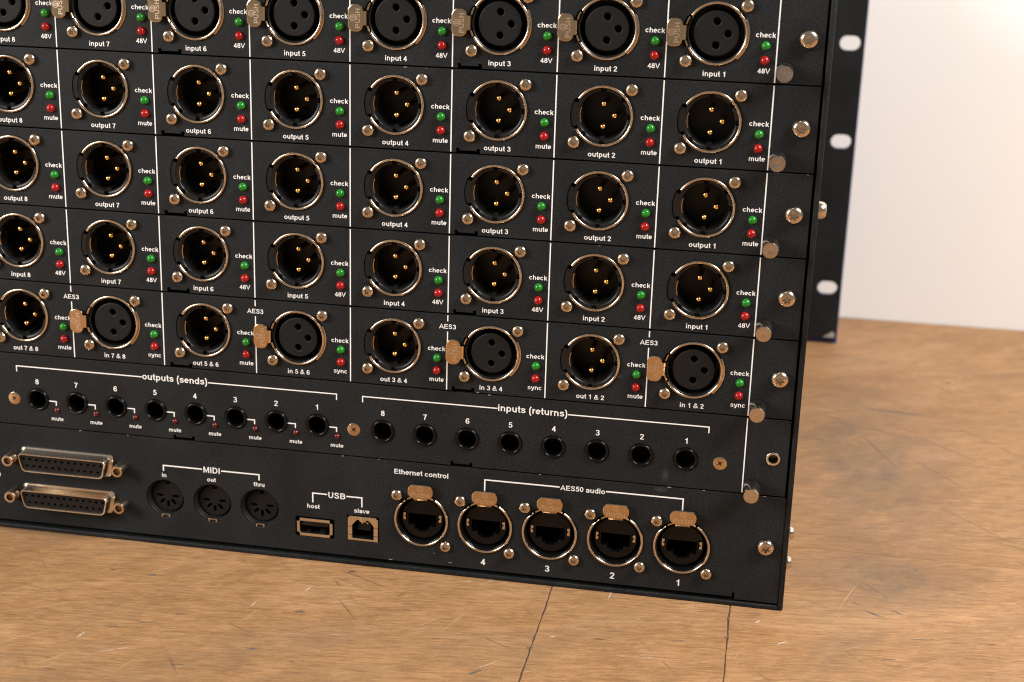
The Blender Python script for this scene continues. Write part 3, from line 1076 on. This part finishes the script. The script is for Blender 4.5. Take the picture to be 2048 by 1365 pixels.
def build_unit():
    unit = bpy.data.objects.new('rack_unit', None)
    unit.empty_display_size = 0.05
    link(unit)
    unit['label'] = 'black rack-mount audio unit with rows of round sockets standing on the table'
    unit['category'] = 'audio equipment'

    sm_s, sm_b = screw_mesh(2.5, 1.95), screw_mesh(3.6, 3.1)
    sm_f = flat_screw_mesh(2.75)
    led_g, led_r, led_d = dome_mesh(1.7, 'green'), dome_mesh(1.7, 'red'), dome_mesh(1.2, 'dark_red', .1)
    thumb = thumb_mesh()
    ring, male, female, contact, pin = ring_mesh(), male_mesh(), female_mesh(), contact_mesh(), pin_mesh()
    insert, latch, lip, emblem = insert_mesh(), latch_mesh(), lip_mesh(), emblem_mesh(1.25)
    push = text_mesh('PUSH', 2.75, 'polish_highlight', .16)

    def hole(a):
        d = math.degrees(a) % 360
        return 12.45 if 150 < d < 207 else 11.72

    # ---- chassis: open sheet-metal tub round the panels
    TOP = 37.0
    c = MB()
    c.box(18.05, 20.1, -.5, 399.0, .35, TOP + ZT, bev=.3)
    ch = child('side_plate', c.mesh('side_plate', 'chassis', True, 50), unit)
    c = MB()
    c.box(-437.0, -435.0, -.5, 399.0, .35, TOP + ZT, bev=.3)
    child('side_plate', c.mesh('side_plate', 'chassis', True, 50), unit)
    f = MB()
    f.box(-434.9, 18.0, -.4, 399.0, 0.0, 2.0, bev=.3)
    child('floor_plate', f.mesh('floor_plate', 'chassis', True, 50), unit)
    f = MB()
    f.box(-434.9, 18.0, 1.0, 399.0, TOP + ZT - 2, TOP + ZT, bev=.3)
    child('top_plate', f.mesh('top_plate', 'chassis', True, 50), unit)
    f = MB()
    f.box(-434.9, 17.9, 16, 17.5, 2.2, TOP + ZT - 2.2)
    child('inner_plate', f.mesh('inner_plate', 'dark'), unit)
    big = screw_mesh(3.5, 3.7)
    small = screw_mesh(2.75, 2.6)
    for me, y, z in ((big, 21, -50), (small, 18, -185.6), (small, 16, -198)):
        child('side_screw', me, ch, 20.0, y, z + ZT, (0, 0, PI / 2))

    # ---- front plate with rack slots, seen from behind, blue fascia on its far side
    slots = [rrect(43.4 - 6.3, 43.4 + 6.3, z - 4.5, z + 4.5, 4.4, 8) for z in (-16.4, -78.2, -174.5)]
    slots += [[(-417.2 * 1 - (p[0] - 43.4), p[1]) for p in s] for s in slots]
    fp = child('front_plate', fill('front_plate', [(-469.5, -208.8), (52.2, -208.8), (52.2, TOP + 2), (-469.5, TOP + 2)], slots, 400, 403, 'panel', .4), unit, z=ZT)
    child('fascia', fill('fascia', [(-469.9, -212.4), (52.7, -212.4), (52.7, TOP + 2.4), (-469.9, TOP + 2.4)], slots, 403.2, 405, 'blue', .3), fp)
    chip = MB()
    chip.add([(43.2, 399.93, -207.6), (50.6, 399.93, -207.8), (51.0, 399.93, -205.0), (49.0, 399.93, -203.6), (46.4, 399.93, -205.8)], [(0, 1, 2, 3, 4)])
    child('paint_chip', chip.mesh('paint_chip', 'chip'), fp)

    def socket_male(cx, cz):
        o = child('xlr_socket', male, unit, cx, 0, cz + ZT)
        child('retaining_ring', ring, o)
        child('latch_plate', contact, o)
        for x, z in PINS:
            child('pin', pin, o, x, 0, z)
        for x, z in ((10.75, 10.4), (-10.7, -10.45)):
            child('screw', sm_s, o, x, 0, z, (0, random.uniform(0, 1), 0))

    def socket_female(cx, cz):
        o = child('xlr_socket', female, unit, cx, 0, cz + ZT)
        child('retaining_ring', ring, o)
        child('socket_insert', insert, o)
        child('outer_lip', lip, o)
        child('latch', latch, o)
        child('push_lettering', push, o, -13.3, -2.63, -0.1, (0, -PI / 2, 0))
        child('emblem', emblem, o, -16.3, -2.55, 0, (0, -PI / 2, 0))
        for x, z in ((10.75, 10.4), (-10.7, -10.45)):
            child('screw', sm_s, o, x, 0, z, (0, random.uniform(0, 1), 0))

    def outline(zb, zt, notches, foot=None):
        """panel outline with the small finger recesses on its lower edge"""
        p = [(XR, zb), (XR, zt), (XL, zt), (XL, zb)]
        for x0, x1 in sorted(notches):
            p += [(x0, zb), (x0, zb + 1.75), (x0 + 1.3, zb + 1.75), (x0 + 1.3, zb + .85), (x1 - 1.3, zb + .85), (x1 - 1.3, zb + 1.75), (x1, zb + 1.75), (x1, zb)]
        return p

    # ---- six plug-in modules
    kinds = ['inF', 'outM', 'outM', 'inM', 'aes']
    for r in range(5):
        zb = Q - Q * (r + 1) + .27
        zt = Q - Q * r - .27
        k = kinds[r]
        base = -Q * r
        holes = [circle(-22.5 - P * c_, base + 17.47, 11.72, 64, rfun=hole) for c_ in range(8)]
        holes += [circle(-22.5 - P * c_ + s * 10.7, base + 17.47 + s * 10.4, 1.4, 12) for c_ in range(8) for s in (-1, 1)]
        pm = fill('module_panel', outline(zb, zt, [(-241.3, -231.6), (-119.8, -110.4), (-363.2, -353.6)]), holes, 0, 2.0, 'panel', .16)
        mod = child('module_panel', pm, unit, z=ZT)
        for c_ in range(8):
            x0 = -P * c_
            cx, cz = x0 - 22.5, base + 17.47
            n = c_ + 1
            if k == 'inF':
                fem, nm, lo = True, 'input %d' % n, '48V'
            elif k == 'outM':
                fem, nm, lo = False, 'output %d' % n, 'mute'
            elif k == 'inM':
                fem, nm, lo = False, 'input %d' % n, '48V'
            else:
                pr = c_ // 2
                fem = c_ % 2 == 0
                nm = '%s %d & %d' % ('in' if fem else 'out', 2 * pr + 1, 2 * pr + 2)
                lo = 'sync' if fem else 'mute'
            (socket_female if fem else socket_male)(cx, cz)
            tz = base - ZT    # children of the module sit in the unit's frame
            letters(nm, x0 - 22.3, base + 2.75 - ZT, 2.72, mod)
            letters('check', x0 - 4.45, base + 17.75 - ZT, 2.62, mod)
            letters(lo, x0 - 4.3, base + 4.65 - ZT, 2.62, mod)
            child('indicator_light', led_g, mod, x0 - 4.15, 0, base + 13.75, (0, random.uniform(0, 6), 0))
            child('indicator_light', led_r, mod, x0 - 4.15, 0, base + 8.45, (0, random.uniform(0, 6), 0))
        for c_ in range(9):
            x = -P * c_
            if k == 'aes' and c_ % 2 == 1 and c_ < 8:
                strokes('divider_line', [(x, zb + .5 - ZT, x, zt - 7.4 - ZT)], mod, .46)
                strokes('divider_line', [(x, zt - 2.6 - ZT, x, zt - .5 - ZT)], mod, .46)
                letters('AES3', x, zt - 5.0 - ZT, 2.7, mod)
            else:
                strokes('divider_line', [(x, zb + .5 - ZT, x, zt - .5 - ZT)], mod, .46)
        child('thumbscrew', thumb, mod, 3.4, 0, base + 5.0, (0, random.uniform(0, 3), 0))
        child('fixing_screw', sm_b, mod, 11.15, 0, base + 16.9, (0, random.uniform(0, 1), 0))

    # ---- jack module
    base = -Q * 5
    zb, zt = base + .27, base + Q - .27
    jz = -150.5
    jo = [-177.0 - 17.95 * i for i in range(8)]
    ji = [-23.3 - 17.92 * i for i in range(8)]
    holes = [circle(x, jz, 4.95, 40) for x in jo + ji] + [circle(11.2, -147.0, 2.0, 24)]
    pm = fill('jack_panel', outline(zb, zt, [(-241.3, -231.6), (-119.8, -110.4)]), holes, 0, 2.0, 'panel', .16)
    mod = child('jack_panel', pm, unit, z=ZT)
    jack = jack_mesh()
    for x in jo + ji:
        child('jack_socket', jack, unit, x, 0, jz + ZT)
    for i, x in enumerate(jo):
        letters(str(i + 1), x, -142.45 - ZT, 3.3, mod)
        letters('mute', x + 8.5, -158.6 - ZT, 2.4, mod)
        child('indicator_light', led_d, mod, x + 8.55, 0, -154.6)
        strokes('pointer_line', [(x + 5.3, -150.75 - ZT, x + 8.35, -150.75 - ZT), (x + 8.35, -150.75 - ZT, x + 8.35, -152.4 - ZT)], mod, .5)
    for i, x in enumerate(ji):
        letters(str(i + 1), x, -142.6 - ZT, 3.3, mod)
    for x0, x1, s, l, r_ in ((-311.8, -168.6, 'outputs (sends)', -254.3, -225.0), (-157.4, -14.8, 'inputs (returns)', -100.4, -71.8)):
        zl = -136.0 - ZT
        strokes('bracket_line', [(x0, zl - 2.3, x0, zl), (x0, zl, l - .4, zl)], mod, .46)
        strokes('bracket_line', [(r_ + .4, zl, x1, zl), (x1, zl, x1, zl - 2.3)], mod, .46)
        letters(s, (l + r_) / 2, -135.6 - ZT, 3.92, mod)
    for x in (-161.2, -9.5, -313.7):
        child('flat_screw', sm_f, mod, x, 0, -150.9, (0, random.uniform(0, 1), 0))
    child('threaded_insert', MB().lathe([(2.75, .3), (2.75, -.25), (2.5, -.45), (1.95, -.4), (1.8, 0), (1.75, 14), (.0001, 14)], 32).mesh('threaded_insert', 'tin', True, 45), mod, 11.2, 0, -147.0)
    strokes('divider_line', [(0, zb + .5 - ZT, 0, zt - .5 - ZT)], mod, .46)
    child('thumbscrew', thumb, mod, 3.7, 0, base + 3.9, (0, .5, 0))

    # ---- base panel with the data connectors
    zt, zb = -Q * 5 - .27, -209.6
    dx, dz = [-246.1, -224.6, -203.1], -190.9
    ex, ez = [-22.5, -49.83, -77.16, -104.5, -131.8], -188.75
    holes = [circle(x, ez, 11.72, 64) for x in ex] + [circle(x, dz, 8.75, 48) for x in dx]
    holes += [rrect(-187.2, -169.9, -201.8, -192.6, .8, 3), rrect(-164.3, -150.2, -201.4, -189.6, .4, 3)]
    out = [(XR + .9, zb), (XR + .9, zt - .6), (XR + .5, zt), (XL, zt), (XL, zb + 1.0), (-.75, zb + 1.0), (-.75, zb + 2.9), (.25, zb + 2.9), (.25, zb)]
    bp = child('base_panel', fill('base_panel', out, holes, 0, 2.0, 'panel', .16), unit, z=ZT)
    child('fixing_screw', sm_b, bp, 11.2, 0, -184.7, (0, .4, 0))
    ether, er, et = ether_mesh(), ether_ring_mesh(), ether_tab_mesh()
    cl, cr_ = clip_mesh(1), clip_mesh(-1)
    push2 = text_mesh('PUSH', 2.9, 'polish_highlight', .16)
    for i, x in enumerate(ex):
        o = child('ethernet_socket', ether, unit, x, 0, ez + ZT)
        child('retaining_ring', er, o)
        child('push_tab', et, o)
        child('shield_contact', cl, o)
        child('shield_contact', cr_, o)
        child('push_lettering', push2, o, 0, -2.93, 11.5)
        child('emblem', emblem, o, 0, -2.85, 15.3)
        for a, b_ in ((-10.65, 10.75), (10.7, -10.6)):
            child('screw', sm_s, o, a, 0, b_, (0, random.uniform(0, 1), 0))
        if i < 4:
            letters(str(i + 1), x - .4, -204.8 - ZT, 3.9, bp)
    letters('Ethernet control', -132.1, -167.7 - ZT, 3.05, bp)
    zl = -167.7 - ZT
    strokes('bracket_line', [(-105.0, -172.4 - ZT, -105.0, zl), (-105.0, zl, -74.0, zl)], bp, .55)
    strokes('bracket_line', [(-54.3, zl, -23.1, zl), (-23.1, zl, -23.1, -172.4 - ZT)], bp, .55)
    letters('AES50 audio', -64.1, -167.85 - ZT, 3.05, bp)
    # MIDI
    din, dt = din_mesh(), din_tab_mesh()
    for x, s in zip(dx, ('in', 'out', 'thru')):
        o = child('midi_socket', din, unit, x, 0, dz + ZT)
        child('ground_tab', dt, o)
        letters(s, x, -179.85 - ZT, 2.62, bp)
    zl = -175.4 - ZT
    strokes('bracket_line', [(-246.3, zl - 2.3, -246.3, zl), (-246.3, zl, -229.0, zl)], bp, .55)
    strokes('bracket_line', [(-219.8, zl, -203.1, zl), (-203.1, zl, -203.1, zl - 2.3)], bp, .55)
    letters('MIDI', -224.4, -175.5 - ZT, 3.75, bp)
    letters('GPIO', -327.7, -187.3 - ZT, 3.9, bp)
    # USB
    zl = -181.3 - ZT
    strokes('bracket_line', [(-179.3, zl - 4.0, -179.3, zl), (-179.3, zl, -173.2, zl)], bp, .55)
    strokes('bracket_line', [(-164.2, zl, -157.7, zl), (-157.7, zl, -157.7, zl - 4.0)], bp, .55)
    letters('USB', -168.7, -181.45 - ZT, 3.75, bp)
    letters('host', -179.1, -187.3 - ZT, 2.72, bp)
    letters('slave', -157.75, -187.3 - ZT, 2.72, bp)
    usb(unit)
    # D-sub
    sh, ins, so = dsub_shell_mesh(), dsub_insert_mesh(), standoff_mesh()
    for z in (-178.1, -195.15):
        o = child('dsub_socket', sh, unit, -290.6, 0, z + ZT)
        child('contact_block', ins, o)
        for s in (-1, 1):
            child('jackscrew', so, o, s * 25.45, 0, 0)
    wear(bp, unit)
    return unit


def usb(unit):
    # flat host socket
    cx, cz = -178.55, -197.3
    def ch(w_, h, c):
        return [(w_, h - c), (w_ - c, h), (-w_ + c, h), (-w_, h - c), (-w_, -h + c), (-w_ + c, -h), (w_ - c, -h), (w_, -h + c)]
    def cross(w_, h, c):
        return [(w_, h - c), (w_ - c * .8, h - c), (w_ - c * .8, h), (-w_ + c * .8, h), (-w_ + c * .8, h - c), (-w_, h - c), (-w_, -h + c), (-w_ + c * .8, -h + c), (-w_ + c * .8, -h), (w_ - c * .8, -h), (w_ - c * .8, -h + c), (w_, -h + c)]
    o = child('usb_host_socket', fill('usb_host_socket', cross(7.85, 4.05, 1.5), [rrect(-6.7, 6.7, -2.75, 2.75, .4, 2)], -.1, .6, 'tin', .12), unit, cx, 0, cz + ZT)
    b = MB()
    lp = rrect(-6.7, 6.7, -2.75, 2.75, .4, 2)
    n = len(lp)
    b.add([(x, .6, z) for x, z in lp] + [(x, 11, z) for x, z in lp], [(i, (i + 1) % n, n + (i + 1) % n, n + i) for i in range(n)])
    child('sleeve', b.mesh('sleeve', 'tin'), o)
    child('tongue', MB().box(-5.9, 5.9, .9, 11, .35, 2.2, .15).mesh('tongue', 'plastic', True), o)
    for x in (-3.2, 3.0):
        child('spring', MB().add([(x - 1.7, 1.0, -2.7), (x + 1.0, 1.0, -2.7), (x + .6, 3.5, -1.7), (x - 1.2, 3.5, -1.7), (x - .7, 7, -2.0), (x + .5, 7, -2.0)], [(0, 1, 2, 3), (3, 2, 5, 4)]).mesh('spring', 'tin'), o)
    child('back_wall', MB().box(-7.0, 7.0, 11.1, 11.6, -3, 3).mesh('back_wall', 'dark'), o)
    # square slave socket
    cx, cz = -157.25, -195.5
    op = [(-4.75, -4.6), (4.75, -4.6), (4.75, 1.5), (2.6, 3.95), (-2.6, 3.95), (-4.75, 1.5)]
    o = child('usb_slave_socket', fill('usb_slave_socket', [(6.6, -5.5), (6.6, 4.7), (5.9, 4.7), (5.9, 5.5), (-5.9, 5.5), (-5.9, 4.9), (-6.6, 4.9), (-6.6, -5.5)], [op], -.1, .6, 'tin', .1), unit, cx, 0, cz + ZT)
    k = len(op)
    b = MB().add([(x, .6, z) for x, z in op] + [(x, 11, z) for x, z in op], [(i, (i + 1) % k, k + (i + 1) % k, k + i) for i in range(k)])
    child('sleeve', b.mesh('sleeve', 'plastic'), o)
    child('tongue', MB().box(-2.9, 2.9, 2.2, 11, -1.6, 1.5, .15).mesh('tongue', 'matte', True), o)
    child('back_wall', MB().box(-4.9, 4.9, 11.1, 11.6, -4.8, 4.1).mesh('back_wall', 'dark'), o)
    child('top_key', MB().box(-1.45, 1.45, -.2, 3, 3.2, 5.0, .1).mesh('top_key', 'tin', True), o)
    for x in (-.75, 1.5):
        child('contact', MB().box(x - .4, x + .4, 2.0, 8, 1.55, 2.3, .1).mesh('contact', 'gold', True), o)
    for x0, x1 in ((-6.55, -4.8), (4.8, 6.55)):
        for z in (.75, -3.0):
            child('slit', MB().box(x0, x1, -.13, -.05, z - .12, z + .12).mesh('slit', 'dark'), o)


def wear(bp, unit):
    """chipped paint along panel edges"""
    r = random.Random(5)
    spots = [(-140.5, -.45), (-132, -.5), (-166.0, -163.2), (-150.3, -163.15), (-82, -163.1), (-108.8, -129.9), (-104, -130.6), (9, -163.3), (2, -130.7), (-284, -163.1), (-262, -163.1), (-29, -163.2), (-15, -163.2), (-62, -65.5), (15, -32.9), (-145, -208.2), (-119, -206.8), (-126, -203.2)]
    b = MB()
    for x, z in spots:
        n = 7
        l, h = r.uniform(.35, 1.1), r.uniform(.10, .2)
        b.add([(x + l * math.cos(2 * PI * i / n) * r.uniform(.5, 1.1), -.03, z + h * math.sin(2 * PI * i / n) * r.uniform(.5, 1.2)) for i in range(n)], [tuple(range(n))])
    o = child('paint_chips', b.mesh('paint_chips', 'chip'), bp)
    o['kind'] = 'stuff'


add_setting()
unit = build_unit()
